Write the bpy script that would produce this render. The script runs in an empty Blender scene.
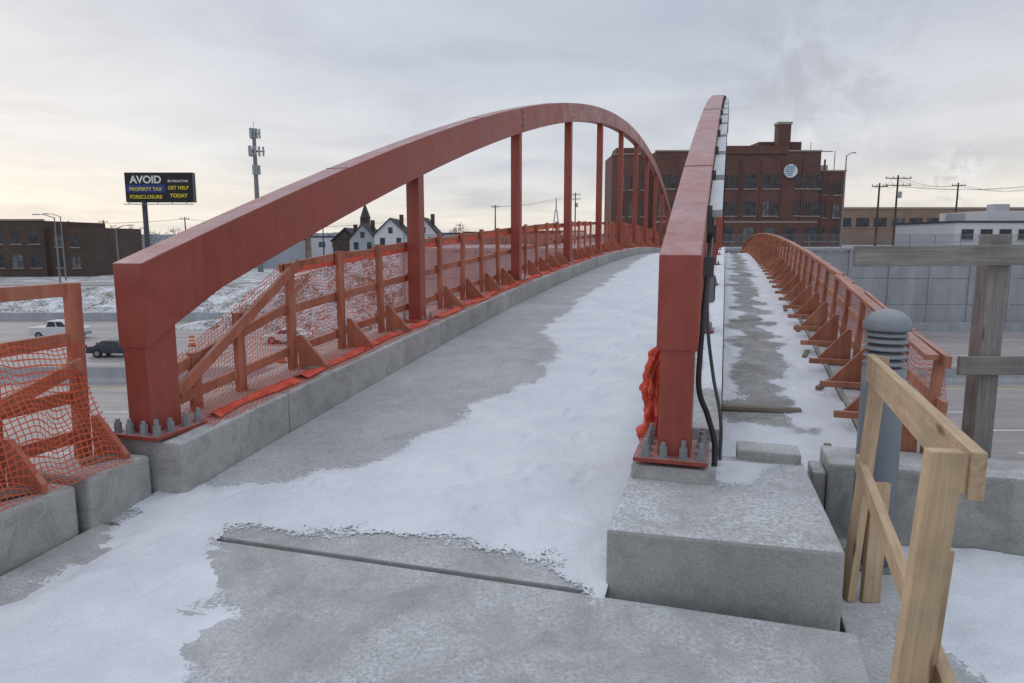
import bpy, bmesh, math, random
import numpy as np
from mathutils import Vector, Matrix, noise
random.seed(7)
PSI=math.radians(16.7)
BR=Matrix.Rotation(-PSI,4,'Z')      # bridge frame -> world
ID=Matrix.Identity(4)
scn=bpy.context.scene

# ------------------------------------------------------------------ materials
def new_mat(name):
    m=bpy.data.materials.new(name); m.use_nodes=True
    nt=m.node_tree; b=nt.nodes["Principled BSDF"]
    return m,nt,b
def N(nt,t,**k):
    n=nt.nodes.new(t)
    for a,v in k.items(): setattr(n,a,v)
    return n
def lk(nt,a,b): nt.links.new(a,b)
def coord(nt,kind='obj',scale=(1,1,1)):
    if kind=='obj': s=N(nt,'ShaderNodeTexCoord').outputs['Object']
    else: s=N(nt,'ShaderNodeAttribute',attribute_name='lc').outputs['Vector']
    if tuple(scale)==(1,1,1): return s
    mp=N(nt,'ShaderNodeMapping'); mp.inputs['Scale'].default_value=scale
    lk(nt,s,mp.inputs['Vector']); return mp.outputs['Vector']
def noi(nt,vec,scale,detail=4,rough=.6,dist=0):
    n=N(nt,'ShaderNodeTexNoise'); n.inputs['Scale'].default_value=scale; n.inputs['Detail'].default_value=detail
    n.inputs['Roughness'].default_value=rough; n.inputs['Distortion'].default_value=dist
    lk(nt,vec,n.inputs['Vector']); return n.outputs['Fac']
def ramp(nt,fac,stops):
    r=N(nt,'ShaderNodeValToRGB'); cr=r.color_ramp
    while len(cr.elements)<len(stops): cr.elements.new(.5)
    for e,(p,c) in zip(cr.elements,stops):
        e.position=p; e.color=(c,c,c,1) if not hasattr(c,'__len__') else (*c,1)
    lk(nt,fac,r.inputs['Fac']); return r.outputs['Color']
def mix(nt,f,a,b,mode='MIX'):
    n=N(nt,'ShaderNodeMix',data_type='RGBA',blend_type=mode)
    def put(sock,v):
        if hasattr(v,'is_output') : lk(nt,v,sock)
        elif hasattr(v,'__len__'): sock.default_value=(*v,1) if len(v)==3 else v
        else: sock.default_value=v
    put(n.inputs['Factor'],f); put(n.inputs['A'],a); put(n.inputs['B'],b)
    return n.outputs['Result']
def mth(nt,op,a,b=None,c=None,clamp=False):
    n=N(nt,'ShaderNodeMath',operation=op,use_clamp=clamp)
    for i,v in enumerate((a,b,c)):
        if v is None: continue
        if hasattr(v,'is_output'): lk(nt,v,n.inputs[i])
        else: n.inputs[i].default_value=v
    return n.outputs[0]
def bump(nt,b,h,strength=.3,dist=.01):
    n=N(nt,'ShaderNodeBump'); n.inputs['Strength'].default_value=strength; n.inputs['Distance'].default_value=dist
    lk(nt,h,n.inputs['Height']); lk(nt,n.outputs[0],b.inputs['Normal'])
def upmask(nt,lo=.6,hi=.9):
    g=N(nt,'ShaderNodeNewGeometry'); s=N(nt,'ShaderNodeSeparateXYZ'); lk(nt,g.outputs['True Normal'],s.inputs[0])
    mr=N(nt,'ShaderNodeMapRange'); mr.inputs[1].default_value=lo; mr.inputs[2].default_value=hi
    lk(nt,s.outputs['Z'],mr.inputs[0]); return mr.outputs[0]

def concrete(name,dark,light,frost=.5,stain=.5,fcover=(.40,.60)):
    m,nt,b=new_mat(name); v=coord(nt)
    n1=noi(nt,v,.9,5,.65,.3); c=ramp(nt,n1,[(.3,dark),(.7,light)])
    n2=noi(nt,v,95,2,.7); c=mix(nt,1,c,ramp(nt,n2,[(.3,.80),(.7,1.12)]),'MULTIPLY')
    n3=noi(nt,v,4.5,5,.72,.8); c=mix(nt,stain,c,ramp(nt,n3,[(.34,(.64,.63,.61)),(.55,1.0)]),'MULTIPLY')
    vo=N(nt,'ShaderNodeTexVoronoi'); vo.inputs['Scale'].default_value=38; lk(nt,v,vo.inputs['Vector'])
    pore=ramp(nt,vo.outputs['Distance'],[(.06,.4),(.13,1.0)])
    pm=ramp(nt,n3,[(.45,0.0),(.6,1.0)])
    c=mix(nt,pm,c,mix(nt,1,c,pore,'MULTIPLY'))
    fr=ramp(nt,noi(nt,v,1.5,6,.75,.5),[(fcover[0],0.0),(fcover[1],1.0)])
    fr2=ramp(nt,noi(nt,v,55,3,.85),[(.38,0.0),(.62,1.0)])
    f=mth(nt,'MULTIPLY',mth(nt,'MULTIPLY',fr,fr2),mth(nt,'MULTIPLY',upmask(nt),frost))
    c=mix(nt,f,c,(.67,.70,.74))
    lk(nt,c,b.inputs['Base Color']); b.inputs['Roughness'].default_value=.85
    h=mix(nt,.5,n2,n3)
    bump(nt,b,h,.55,.006)
    return m
M={}
M['deck']=concrete('deck_concrete',(.33,.333,.332),(.44,.442,.438),.55,.42,(.32,.62))
M['slab']=concrete('slab_concrete',(.32,.32,.315),(.44,.438,.43),.7,.42)
M['curb']=concrete('curb_concrete',(.31,.312,.30),(.48,.48,.465),.7,.75)
M['block']=concrete('block_concrete',(.30,.302,.296),(.43,.43,.42),1.0,.5,(.34,.56))
M['walk']=concrete('walk_concrete',(.20,.19,.175),(.34,.33,.31),.6,.85)

def paint(name,col,col2,rough=.42,dirt=.25,frost=0,spec=.5):
    m,nt,b=new_mat(name); v=coord(nt)
    n1=noi(nt,v,1.8,5,.65,.4); c=mix(nt,ramp(nt,n1,[(.35,0.0),(.7,1.0)]),col,col2)
    st=noi(nt,coord(nt,'obj',(14,14,1.2)),1.0,4,.7)
    c=mix(nt,dirt,c,mix(nt,1,c,ramp(nt,st,[(.3,.55),(.6,1.05)]),'MULTIPLY'))
    if frost:
        fr=ramp(nt,noi(nt,v,5,6,.8,.6),[(.30,0.15),(.70,1.0)])
        c=mix(nt,mth(nt,'MULTIPLY',fr,mth(nt,'MULTIPLY',upmask(nt,.4,.95),frost)),c,(.62,.54,.53))
    lk(nt,c,b.inputs['Base Color'])
    r=ramp(nt,n1,[(.3,rough-.1),(.7,rough+.15)]); lk(nt,r,b.inputs['Roughness'])
    b.inputs['Specular IOR Level'].default_value=spec
    bump(nt,b,noi(nt,v,55,2,.6),.08,.002)
    return m
M['red']=paint('red_steel_paint',(.255,.043,.029),(.33,.068,.046),.36,.38,.46)
M['redf']=paint('orange_red_stain',(.36,.115,.07),(.49,.195,.125),.75,.6,.35,.2)
M['redr']=paint('weathered_orange_lumber',(.36,.14,.085),(.52,.25,.165),.8,.7,.45,.2)
M['galv']=paint('galvanised_steel',(.18,.195,.205),(.29,.305,.32),.45,.4)
M['black']=paint('black_rubber',(.02,.02,.022),(.04,.04,.04),.5,.2)
M['bollard']=paint('grey_bollard_paint',(.19,.215,.24),(.23,.26,.285),.42,.25,.3)
M['gdark']=paint('dark_grey_metal',(.05,.055,.06),(.08,.085,.09),.5,.3)
def simple(name,col,rough=.7,var=.15,scale=3,metal=0):
    m,nt,b=new_mat(name); v=coord(nt)
    c=mix(nt,1,col,ramp(nt,noi(nt,v,scale,4,.65,.3),[(.25,1-var),(.75,1+var)]),'MULTIPLY')
    lk(nt,c,b.inputs['Base Color']); b.inputs['Roughness'].default_value=rough; b.inputs['Metallic'].default_value=metal
    return m
def wood(name,a,bb,knot=(.12,.06,.03)):
    m,nt,b=new_mat(name)
    v=coord(nt,'lc',(1.2,22,22)); n=noi(nt,v,1.6,6,.65,1.2)
    c=mix(nt,ramp(nt,n,[(.3,0.0),(.7,1.0)]),a,bb)
    v2=coord(nt,'lc',(2.2,9,9)); vo=N(nt,'ShaderNodeTexVoronoi'); vo.inputs['Scale'].default_value=1.0; lk(nt,v2,vo.inputs['Vector'])
    k=ramp(nt,vo.outputs['Distance'],[(.08,1.0),(.17,0.0)])
    c=mix(nt,mth(nt,'MULTIPLY',k,.8),c,knot)
    c=mix(nt,.7,c,ramp(nt,noi(nt,coord(nt),3.5,5,.7),[(.3,.62),(.7,1.1)]),'MULTIPLY')
    lk(nt,c,b.inputs['Base Color']); b.inputs['Roughness'].default_value=.75
    bump(nt,b,n,.4,.003); return m
M['pine']=wood('new_pine_wood',(.42,.285,.165),(.60,.45,.29))
M['oldwood']=wood('weathered_wood',(.17,.16,.15),(.33,.31,.28),(.06,.05,.045))
M['stakes']=wood('grey_stake_wood',(.16,.13,.10),(.30,.25,.19),(.06,.05,.04))
M['netsolid']=simple('orange_netting_solid',(.62,.085,.045),.6,.35,14)

def snow_mat(alpha):
    m,nt,b=new_mat('snow_thin_edge' if alpha else 'snow'); v=coord(nt)
    n1=noi(nt,v,2.2,4,.6,.2); c=mix(nt,ramp(nt,n1,[(.3,0.0),(.7,1.0)]),(.67,.70,.75),(.81,.835,.87))
    n2=noi(nt,v,110,2,.8); c=mix(nt,1,c,ramp(nt,n2,[(.3,.88),(.7,1.03)]),'MULTIPLY')
    lk(nt,c,b.inputs['Base Color']); b.inputs['Roughness'].default_value=.65
    b.inputs['Specular IOR Level'].default_value=.3
    h=mth(nt,'ADD',noi(nt,v,10,4,.7),mth(nt,'MULTIPLY',n2,.25))
    bump(nt,b,h,.6,.026)
    if alpha:
        cov=N(nt,'ShaderNodeAttribute',attribute_name='cov').outputs['Fac']
        g=ramp(nt,noi(nt,v,42,4,.9),[(.30,0.0),(.70,1.0)])
        al=mth(nt,'GREATER_THAN',mth(nt,'ADD',cov,.02),g)
        tr=N(nt,'ShaderNodeBsdfTransparent'); m2=N(nt,'ShaderNodeMixShader')
        lk(nt,al,m2.inputs[0]); lk(nt,tr.outputs[0],m2.inputs[1]); lk(nt,b.outputs[0],m2.inputs[2])
        lk(nt,m2.outputs[0],nt.nodes['Material Output'].inputs['Surface'])
    return m
M['snow']=snow_mat(False); M['snowe']=snow_mat(True)

def net_mat():
    m,nt,b=new_mat('orange_safety_netting')
    s=N(nt,'ShaderNodeAttribute',attribute_name='lc').outputs['Vector']
    sp=N(nt,'ShaderNodeSeparateXYZ'); lk(nt,s,sp.inputs[0])
    def strand(o,per,fr):
        f=mth(nt,'FRACT',mth(nt,'DIVIDE',o,per)); return mth(nt,'LESS_THAN',f,fr)
    a=strand(sp.outputs['X'],.034,.18); c=strand(sp.outputs['Y'],.034,.21)
    al=mth(nt,'MAXIMUM',a,c)
    d=N(nt,'ShaderNodeBsdfDiffuse'); d.inputs[0].default_value=(.66,.14,.08,1)
    t=N(nt,'ShaderNodeBsdfTranslucent'); t.inputs[0].default_value=(.70,.15,.08,1)
    ms=N(nt,'ShaderNodeMixShader'); ms.inputs[0].default_value=.35; lk(nt,d.outputs[0],ms.inputs[1]); lk(nt,t.outputs[0],ms.inputs[2])
    tr=N(nt,'ShaderNodeBsdfTransparent'); m2=N(nt,'ShaderNodeMixShader')
    lk(nt,al,m2.inputs[0]); lk(nt,tr.outputs[0],m2.inputs[1]); lk(nt,ms.outputs[0],m2.inputs[2])
    lk(nt,m2.outputs[0],nt.nodes['Material Output'].inputs['Surface']); return m
M['net']=net_mat()
def link_mat():
    m,nt,b=new_mat('chain_link')
    s=N(nt,'ShaderNodeAttribute',attribute_name='lc').outputs['Vector']
    sp=N(nt,'ShaderNodeSeparateXYZ'); lk(nt,s,sp.inputs[0])
    a=mth(nt,'LESS_THAN',mth(nt,'FRACT',mth(nt,'DIVIDE',mth(nt,'ADD',sp.outputs['X'],sp.outputs['Z']),.16)),.14)
    c=mth(nt,'LESS_THAN',mth(nt,'FRACT',mth(nt,'DIVIDE',mth(nt,'SUBTRACT',sp.outputs['X'],sp.outputs['Z']),.16)),.14)
    al=mth(nt,'MAXIMUM',a,c); b.inputs['Base Color'].default_value=(.15,.16,.17,1)
    tr=N(nt,'ShaderNodeBsdfTransparent'); m2=N(nt,'ShaderNodeMixShader')
    lk(nt,al,m2.inputs[0]); lk(nt,tr.outputs[0],m2.inputs[1]); lk(nt,b.outputs[0],m2.inputs[2])
    lk(nt,m2.outputs[0],nt.nodes['Material Output'].inputs['Surface']); return m
M['link']=link_mat()
def brick(name,a,bb,mortar,scale=1.0):
    m,nt,b=new_mat(name)
    v=N(nt,'ShaderNodeTexCoord').outputs['Object']; sp=N(nt,'ShaderNodeSeparateXYZ'); lk(nt,v,sp.inputs[0])
    cb=N(nt,'ShaderNodeCombineXYZ'); lk(nt,mth(nt,'ADD',sp.outputs['X'],sp.outputs['Y']),cb.inputs[0]); lk(nt,sp.outputs['Z'],cb.inputs[1])
    bt=N(nt,'ShaderNodeTexBrick'); bt.inputs['Color1'].default_value=(*a,1); bt.inputs['Color2'].default_value=(*bb,1); bt.inputs['Mortar'].default_value=(*mortar,1)
    bt.inputs['Scale'].default_value=1.0; bt.inputs['Brick Width'].default_value=.5*scale; bt.inputs['Row Height'].default_value=.16*scale; bt.inputs['Mortar Size'].default_value=.018*scale
    lk(nt,cb.outputs[0],bt.inputs['Vector'])
    c=mix(nt,1,bt.outputs['Color'],ramp(nt,noi(nt,v,.25,5,.7),[(.3,.78),(.7,1.15)]),'MULTIPLY')
    lk(nt,c,b.inputs['Base Color']); b.inputs['Roughness'].default_value=.9; return m
M['brick']=brick('red_brown_brick',(.105,.047,.038),(.15,.065,.05),(.14,.10,.085))
M['brickd']=brick('dark_brick',(.07,.042,.034),(.10,.06,.046),(.09,.075,.065))
M['brickt']=brick('tan_brick',(.25,.16,.11),(.31,.20,.145),(.27,.22,.18))
def glass(name,col):
    m,nt,b=new_mat(name); v=coord(nt)
    c=mix(nt,ramp(nt,noi(nt,v,.9,3),[(.4,0.0),(.6,1.0)]),col,tuple(x*2.2 for x in col)); lk(nt,c,b.inputs['Base Color'])
    b.inputs['Roughness'].default_value=.15; b.inputs['Specular IOR Level'].default_value=.3; return m
M['glass']=glass('window_glass',(.025,.03,.038)); M['glassl']=glass('pale_window_blind',(.07,.075,.085))
M['stone']=simple('pale_stone_trim',(.30,.255,.225)); M['wframe']=simple('brown_window_frame',(.11,.08,.07)); M['white']=simple('white_siding',(.58,.59,.61),.6,.08)
M['roof']=simple('dark_roof_shingles',(.05,.05,.055),.85,.3,6); M['metalroof']=simple('grey_metal_cladding',(.35,.37,.40),.5,.12,.4)
M['poleW']=simple('utility_pole_wood',(.07,.055,.045),.9,.3,3); M['steel']=simple('grey_pole_steel',(.18,.19,.20),.5,.15)
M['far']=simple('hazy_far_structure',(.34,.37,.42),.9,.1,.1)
M['bb']=simple('billboard_black',(.012,.012,.016),.6,.1); M['bbb']=simple('billboard_blue',(.02,.04,.22),.6,.1)
M['yel']=simple('yellow_print',(.70,.55,.05),.6,.05); M['wht']=simple('white_print',(.7,.7,.7),.6,.05)
M['carw']=simple('white_car_paint',(.62,.63,.64),.3,.05); M['card']=simple('dark_car_paint',(.04,.05,.07),.25,.1)
M['tyre']=simple('tyre_rubber',(.015,.015,.016),.8,.1); M['redl']=simple('tail_lamp_red',(.4,.02,.02),.3,.05)
M['blue']=simple('blue_sign',(.12,.30,.50),.4,.1); M['strip']=simple('aluminium_light_strip',(.50,.52,.54),.4,.2,8)
M['yline']=simple('yellow_road_paint',(.50,.38,.08),.8,.35,2); M['wline']=simple('white_road_paint',(.62,.62,.60),.8,.35,2)
M['orange']=simple('orange_plastic',(.75,.14,.03),.6,.1)

def road_mat():
    m,nt,b=new_mat('salted_road_surface')
    n=noi(nt,coord(nt,'obj',(.03,1,1)),.9,5,.6,.3)
    c=mix(nt,ramp(nt,n,[(.3,0.0),(.7,1.0)]),(.225,.20,.195),(.35,.315,.30))
    c=mix(nt,1,c,ramp(nt,noi(nt,coord(nt),.25,5,.7,.5),[(.3,.82),(.7,1.12)]),'MULTIPLY')
    lk(nt,c,b.inputs['Base Color']); b.inputs['Roughness'].default_value=.6
    return m
M['road']=road_mat()
def terr_mat():
    m,nt,b=new_mat('snowy_ground'); v=coord(nt)
    n=noi(nt,v,.35,6,.75,.4); n2=noi(nt,v,3.0,4,.8)
    g=mix(nt,ramp(nt,n2,[(.35,0.0),(.65,1.0)]),(.10,.085,.06),(.22,.20,.17))
    f=ramp(nt,mth(nt,'ADD',mth(nt,'MULTIPLY',n,.55),mth(nt,'MULTIPLY',n2,.5)),[(.46,0.0),(.58,1.0)])
    c=mix(nt,f,g,(.66,.68,.72)); lk(nt,c,b.inputs['Base Color']); b.inputs['Roughness'].default_value=.9
    bump(nt,b,n2,.6,.15); return m
M['terr']=terr_mat()
def wall_mat():
    m,nt,b=new_mat('retaining_wall_concrete'); v=coord(nt)
    c=ramp(nt,noi(nt,coord(nt,'obj',(.5,.5,.12)),1.3,5,.7,.3),[(.3,(.28,.295,.315)),(.7,(.41,.425,.445))])
    n=noi(nt,v,7,4,.8)
    c=mix(nt,1,c,ramp(nt,n,[(.3,.85),(.7,1.12)]),'MULTIPLY')
    lk(nt,c,b.inputs['Base Color']); b.inputs['Roughness'].default_value=.9; bump(nt,b,n,.5,.06); return m
M['wall']=wall_mat()

# ------------------------------------------------------------------ builder
class B:
    def __init__(s,name,frame=ID):
        s.name=name; s.F=frame; s.parts={}; s.order=[]
    def P(s,p,mat=None,bevel=0,smooth=False):
        if p not in s.parts:
            s.parts[p]=dict(v=[],f=[],lc=[],mat=mat,bevel=bevel,smooth=smooth); s.order.append(p)
        return s.parts[p]
    def add(s,p,vs,fs,lcs=None):
        d=s.parts[p]; o=len(d['v'])
        d['v']+= [s.F@Vector(v) for v in vs]
        d['f']+= [[i+o for i in f] for f in fs]
        if lcs is None:
            r=Vector((random.uniform(0,50),)*3); lcs=[Vector(v)+r for v in vs]
        d['lc']+=[Vector(l) for l in lcs]
    def obox(s,p,c,ax,ay,az,size):
        c=Vector(c); hs=[x/2 for x in size]; vs=[];ls=[]
        r=Vector((random.uniform(0,40),random.uniform(0,40),random.uniform(0,40)))
        for i in (-1,1):
            for j in (-1,1):
                for k in (-1,1):
                    vs.append(c+ax*(i*hs[0])+ay*(j*hs[1])+az*(k*hs[2])); ls.append(Vector((i*hs[0],j*hs[1],k*hs[2]))+r)
        fs=[(0,1,3,2),(4,6,7,5),(0,4,5,1),(2,3,7,6),(0,2,6,4),(1,5,7,3)]
        s.add(p,vs,fs,ls)
    def box(s,p,lo,hi):
        lo=Vector(lo);hi=Vector(hi); c=(lo+hi)/2; sz=hi-lo
        X,Y,Z=Vector((1,0,0)),Vector((0,1,0)),Vector((0,0,1))
        if sz.y>sz.x and sz.y>=sz.z: s.obox(p,c,Y,-X,Z,(sz.y,sz.x,sz.z))
        elif sz.z>sz.x: s.obox(p,c,Z,X,Y,(sz.z,sz.x,sz.y))
        else: s.obox(p,c,X,Y,Z,sz)
    def beam(s,p,a,b,w,h,up=(0,0,1)):
        a=Vector(a);b=Vector(b); ax=(b-a).normalized(); up=Vector(up)
        if abs(ax.dot(up))>.99: up=Vector((0,1,0))
        ay=up.cross(ax).normalized(); az=ax.cross(ay)
        s.obox(p,(a+b)/2,ax,ay,az,((b-a).length,w,h))
    def cyl(s,p,a,b,r0,r1=None,n=12,caps=True):
        a=Vector(a);b=Vector(b); r1=r0 if r1 is None else r1
        ax=(b-a).normalized(); t=Vector((0,0,1)) if abs(ax.z)<.9 else Vector((1,0,0))
        u=ax.cross(t).normalized(); w=ax.cross(u); vs=[]
        for c,r in((a,r0),(b,r1)):
            for i in range(n):
                t=2*math.pi*i/n; vs.append(c+u*(r*math.cos(t))+w*(r*math.sin(t)))
        fs=[(i,(i+1)%n,n+(i+1)%n,n+i)[::-1] for i in range(n)]
        if caps: fs+=[tuple(range(n)),tuple(range(2*n-1,n-1,-1))]
        s.add(p,vs,fs)
    def loft(s,p,sections,closed=True,caps=True,lcs=None):
        n=len(sections[0]); vs=[v for sec in sections for v in sec]; fs=[]
        for i in range(len(sections)-1):
            for j in range(n if closed else n-1):
                k=(j+1)%n; fs.append((i*n+j,i*n+k,(i+1)*n+k,(i+1)*n+j))
        if caps and closed: fs+=[tuple(range(n))[::-1],tuple(range((len(sections)-1)*n,len(sections)*n))]
        s.add(p,vs,fs,lcs)
    def prism(s,p,poly,axis,a,b):
        def mk(t,q): return (t,q[0],q[1]) if axis=='x' else (q[0],t,q[1])
        s.loft(p,[[mk(a,q) for q in poly],[mk(b,q) for q in poly]])
    def done(s):
        objs=[]
        for p in s.order:
            d=s.parts[p]
            if not d['v']: continue
            me=bpy.data.meshes.new(s.name+'_'+p if len(s.order)>1 else s.name)
            me.from_pydata([tuple(v) for v in d['v']],[],d['f'])
            at=me.attributes.new('lc','FLOAT_VECTOR','POINT'); at.data.foreach_set('vector',[c for l in d['lc'] for c in l])
            bm=bmesh.new(); bm.from_mesh(me)
            if p not in ('net','mesh','sheet'): bmesh.ops.recalc_face_normals(bm,faces=bm.faces)
            bm.to_mesh(me); bm.free()
            me.materials.append(M[d['mat']] if isinstance(d['mat'],str) else d['mat'])
            if d['smooth']:
                for f in me.polygons: f.use_smooth=True
            o=bpy.data.objects.new(p if len(s.order)>1 else s.name,me); scn.collection.objects.link(o)
            if d['bevel']:
                b=o.modifiers.new('bevel','BEVEL'); b.width=d['bevel']; b.segments=2; b.limit_method='ANGLE'; b.angle_limit=math.radians(40)
            objs.append(o)
        if len(objs)==1: objs[0].name=s.name; return objs[0]
        e=bpy.data.objects.new(s.name,None); scn.collection.objects.link(e)
        for o in objs: o.parent=e
        return e

# ------------------------------------------------------------------ bridge profile (metres, bridge frame: X across, Y along)
YC=29.0
def cz(Y): return 1.40-.00148*(min(max(Y,3.5),54.5)-YC)**2
def top(Y):
    if Y<1.6: return 0.0
    if Y<3.6: return .03*(Y-1.6)**2
    ch=.32-.06*min(1,(Y-3.6)/6.4)
    return cz(Y)-ch
XL,XR=-3.52,-.225
HY=[3.5+4.25*k for k in range(1,12)]
def ys(a,b,n): return [a+(b-a)*i/n for i in range(n+1)]

def strip(b,p,x0,x1,yl,zt,zb):
    secs=[]
    for y in yl:
        t=zt(y); bo=zb(y); secs.append([(x0,y,bo),(x1,y,bo),(x1,y,t),(x0,y,t)])
    b.loft(p,secs)

b=B('bridge_deck',BR); b.P('slab','deck',.006)
for a,c in zip([3.47]+HY,HY+[54.5]):
    strip(b,'slab',-3.2,-.46,ys(a+.004,c-.004,10),top,lambda y:top(y)-.3)
b.P('edge_girder','red',.01)
for x in (-3.66,1.2): strip(b,'edge_girder',x,x+.12,ys(4.9,54,50),lambda y:top(y)-.325,lambda y:top(y)-.9)
b.P('far_ramp','deck'); b.box('far_ramp',(-3.7,54.51,-.4),(1.4,84,.2))
b.done()
b=B('walkway',BR); b.P('slab','walk',.006)
for a,c in zip([4.52]+HY,HY+[54.5]): strip(b,'slab',.04,1.02,ys(a+.004,c-.004,10),lambda y:top(y)-.02,lambda y:top(y)-.3)
b.done()
b=B('concrete_kerb',BR); b.P('kerb','curb',.014)
segs=[3.46,4.62]+HY
for a,c in zip(segs,segs[1:]+[54.5]): strip(b,'kerb',-3.80,-3.204,ys(a+.006,c-.006,10),cz,lambda y:top(y)-.32)
b.done()
b=B('concrete_kerb',BR); b.P('kerb','curb',.012)
for a,c in zip([4.5]+HY,HY+[54.5]): strip(b,'kerb',-.455,.03,ys(a+.005,c-.005,10),cz,lambda y:top(y)-.32)
b.done()
b=B('concrete_kerb',BR); b.P('kerb','curb',.012)
for a,c in zip([4.72]+HY,HY+[54.5]): strip(b,'kerb',1.03,1.42,ys(a+.005,c-.005,10),lambda y:top(y)+.07,lambda y:top(y)-.32)
b.done()

b=B('pavement',BR); b.P('slab','slab',.008)
strip(b,'slab',-3.43,.60,ys(-9,3.04,24),top,lambda y:-.35)
strip(b,'slab',-3.43,-.47,ys(3.09,3.435,3),lambda y:top(y)-.008,lambda y:-.35)
b.P('lower_slab','slab',.008)
b.box('lower_slab',(.615,-9,-.36),(7,4.6,-.10))
b.P('joint_seal','black'); b.box('joint_seal',(-3.42,3.035,-.3),(.6,3.13,-.03)); b.box('joint_seal',(-3.42,3.43,-.3),(-.47,3.48,.04))
b.done()

b=B('concrete_block',BR); b.P('block','block',.02)
poly=[(-.475,3.13),(.565,3.18),(.52,4.50),(-.475,4.46)]
b.loft('block',[[(x,y,-.05) for x,y in poly],[(x,y,.355) for x,y in poly]])
b.P('plinth','curb',.008); b.box('plinth',(-.455,3.88,.35),(-.02,4.48,.437))
b.P('upstand','curb',.012); b.box('upstand',(.13,4.40,.3),(.50,4.62,.42))
b.done()

b=B('concrete_barrier',BR); b.P('barrier','curb',.022); b.box('barrier',(-3.95,-6,-.4),(-3.45,2.93,.33)); b.done()
b=B('concrete_barrier',BR); b.P('barrier','curb',.022); b.box('barrier',(-3.93,2.975,-.4),(-3.41,3.43,.36)); b.done()
b=B('concrete_barrier',BR); b.P('barrier','curb',.018); b.box('barrier',(.66,4.45,-.4),(7,4.85,.37))
b.P('step','curb',.012); b.box('step',(.575,4.47,-.3),(.655,4.72,.30)); b.done()
b=B('bridge_abutment',BR); b.P('wall','wall'); b.box('wall',(-3.9,3.5,-9),(7,4.84,-.41)); b.P('far_pier','wall'); b.box('far_pier',(-3.7,53,-9),(1.4,54.4,.0))
for y in (66,80): b.box('far_pier',(-3,y,-9),(1,y+1,-.42))
b.done()

# ------------------------------------------------------------------ arches
def bolt(b,p,x,y,z,s=1.0):
    b.cyl(p,(x,y,z),(x,y,z+.007),.034*s,n=16)
    b.cyl(p,(x,y,z+.007),(x,y,z+.040*s),.026*s,n=6); b.cyl(p,(x,y,z+.041*s),(x,y,z+.068*s),.0255*s,n=6); b.cyl(p,(x,y,z+.068*s),(x,y,z+random.uniform(.085,.11)*s),.015*s,n=10)
def arch(X,outer,Y0,A,zo):
    Y1=54.5
    def az_(Y): return 5.86-A*(Y-YC)**2
    b=B('bridge_arch',BR); b.P('rib','red',.008)
    W=.112; D=.41
    secs=[]; yl=[Y0-.03]+ys(Y0+.12,Y1-.12,90)+[Y1+.03]
    for i,y in enumerate(yl):
        zt=az_(y); sl=-2*A*(y-YC); cs=1/math.sqrt(1+sl*sl)
        dv=D/cs
        if i==0 or i==len(yl)-1: dv=.53
        elif i==1 or i==len(yl)-2: dv=.50
        secs.append([(X-W,y,zt-dv),(X+W,y,zt-dv),(X+W,y,zt),(X-W,y,zt)])
    b.loft('rib',secs)
    b.P('leg','red',.008)
    for y,o in ((Y0+.11,zo),(Y1-.11,0)):
        b.box('leg',(X-.09,y-.13,cz(y)+o+.03),(X+.09,y+.13,az_(y)-.45))
    b.P('base_plate','red',.004)
    for y,o in ((Y0+.13,zo),(Y1-.13,0)): b.box('base_plate',(X-.20-.02*(outer and o<0),y-.22,cz(y)+o+.008),(X+.19,y+.24,cz(y)+o+.034))
    b.P('hanger','red',.006)
    for y in HY:
        b.box('hanger',(X-.08,y-.08,cz(y)+.02),(X+.08,y+.08,az_(y)-D+.03))
        b.box('base_plate',(X-.16,y-.16,cz(y)+.004),(X+.16,y+.16,cz(y)+.022))
    b.P('bolt','galv')
    for y,o in ((Y0+.13,zo),(Y1-.13,0)):
        for dx in (-.155,.150):
            for dy in (-.175,-.06,.08,.19): bolt(b,'bolt',X+dx,y+dy,cz(y)+o+.034,.95)
        for dx in (-.055,.055): bolt(b,'bolt',X+dx,y-.18,cz(y)+o+.034,.95)
    for y in HY[:6]:
        for dx in (-.12,.12):
            for dy in (-.12,.12): bolt(b,'bolt',X+dx,y+dy,cz(y)+.022,.7)
    b.P('splice','gdark')
    for y in HY[1::1]:
        for sx in (-1,1):
            for k in range(3):
                z=az_(y)-.07-k*.12
                for dy in (-.06,.06):
                    b.cyl('splice',(X+sx*W,y+dy,z),(X+sx*(W+.010),y+dy,z),.010,n=6)
            if int(y*4)%2==0: b.box('splice',(X+sx*(W+.002)-.001,y-.004,az_(y)-D),(X+sx*(W+.002)+.001,y+.004,az_(y)-.005))
    b.P('weld_seam','red')
    for y in [6.0,9.9,14.2,18.4,22.6,26.9,31,35]:
        b.beam('weld_seam',(X,y-.0,az_(y)+.0015),(X,y+.012,az_(y+.012)+.0015),2*W+.004,.006)
    if outer:
        b.P('cable_clip','gdark'); b.P('conduit','black'); b.P('light_strip','strip')
        y=Y0+.5
        while y<54:
            z=az_(y)-.26
            b.box('cable_clip',(X+W+.001,y-.04,z-.06),(X+W+.06,y+.04,z+.06)); y+=.62
        pts=[(X+W+.028,y,az_(y)-.26) for y in ys(Y0+.5,54,60)]
        for p,q in zip(pts,pts[1:]): b.cyl('conduit',p,q,.016,n=6)
        for y in ys(5,28,23): b.beam('light_strip',(X+W+.05,y,az_(y)-.10),(X+W+.05,y+.82,az_(y+.82)-.10),.085,.05)
        for y in ys(4.9,28,23): b.box('cable_clip',(X+W+.001,y-.03,az_(y)-.19),(X+W+.03,y+.03,az_(y)-.02))
    return b.done()
arch(XL,False,3.5,.0066,0); arch(XR,True,3.95,.00674,-.028)

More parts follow.
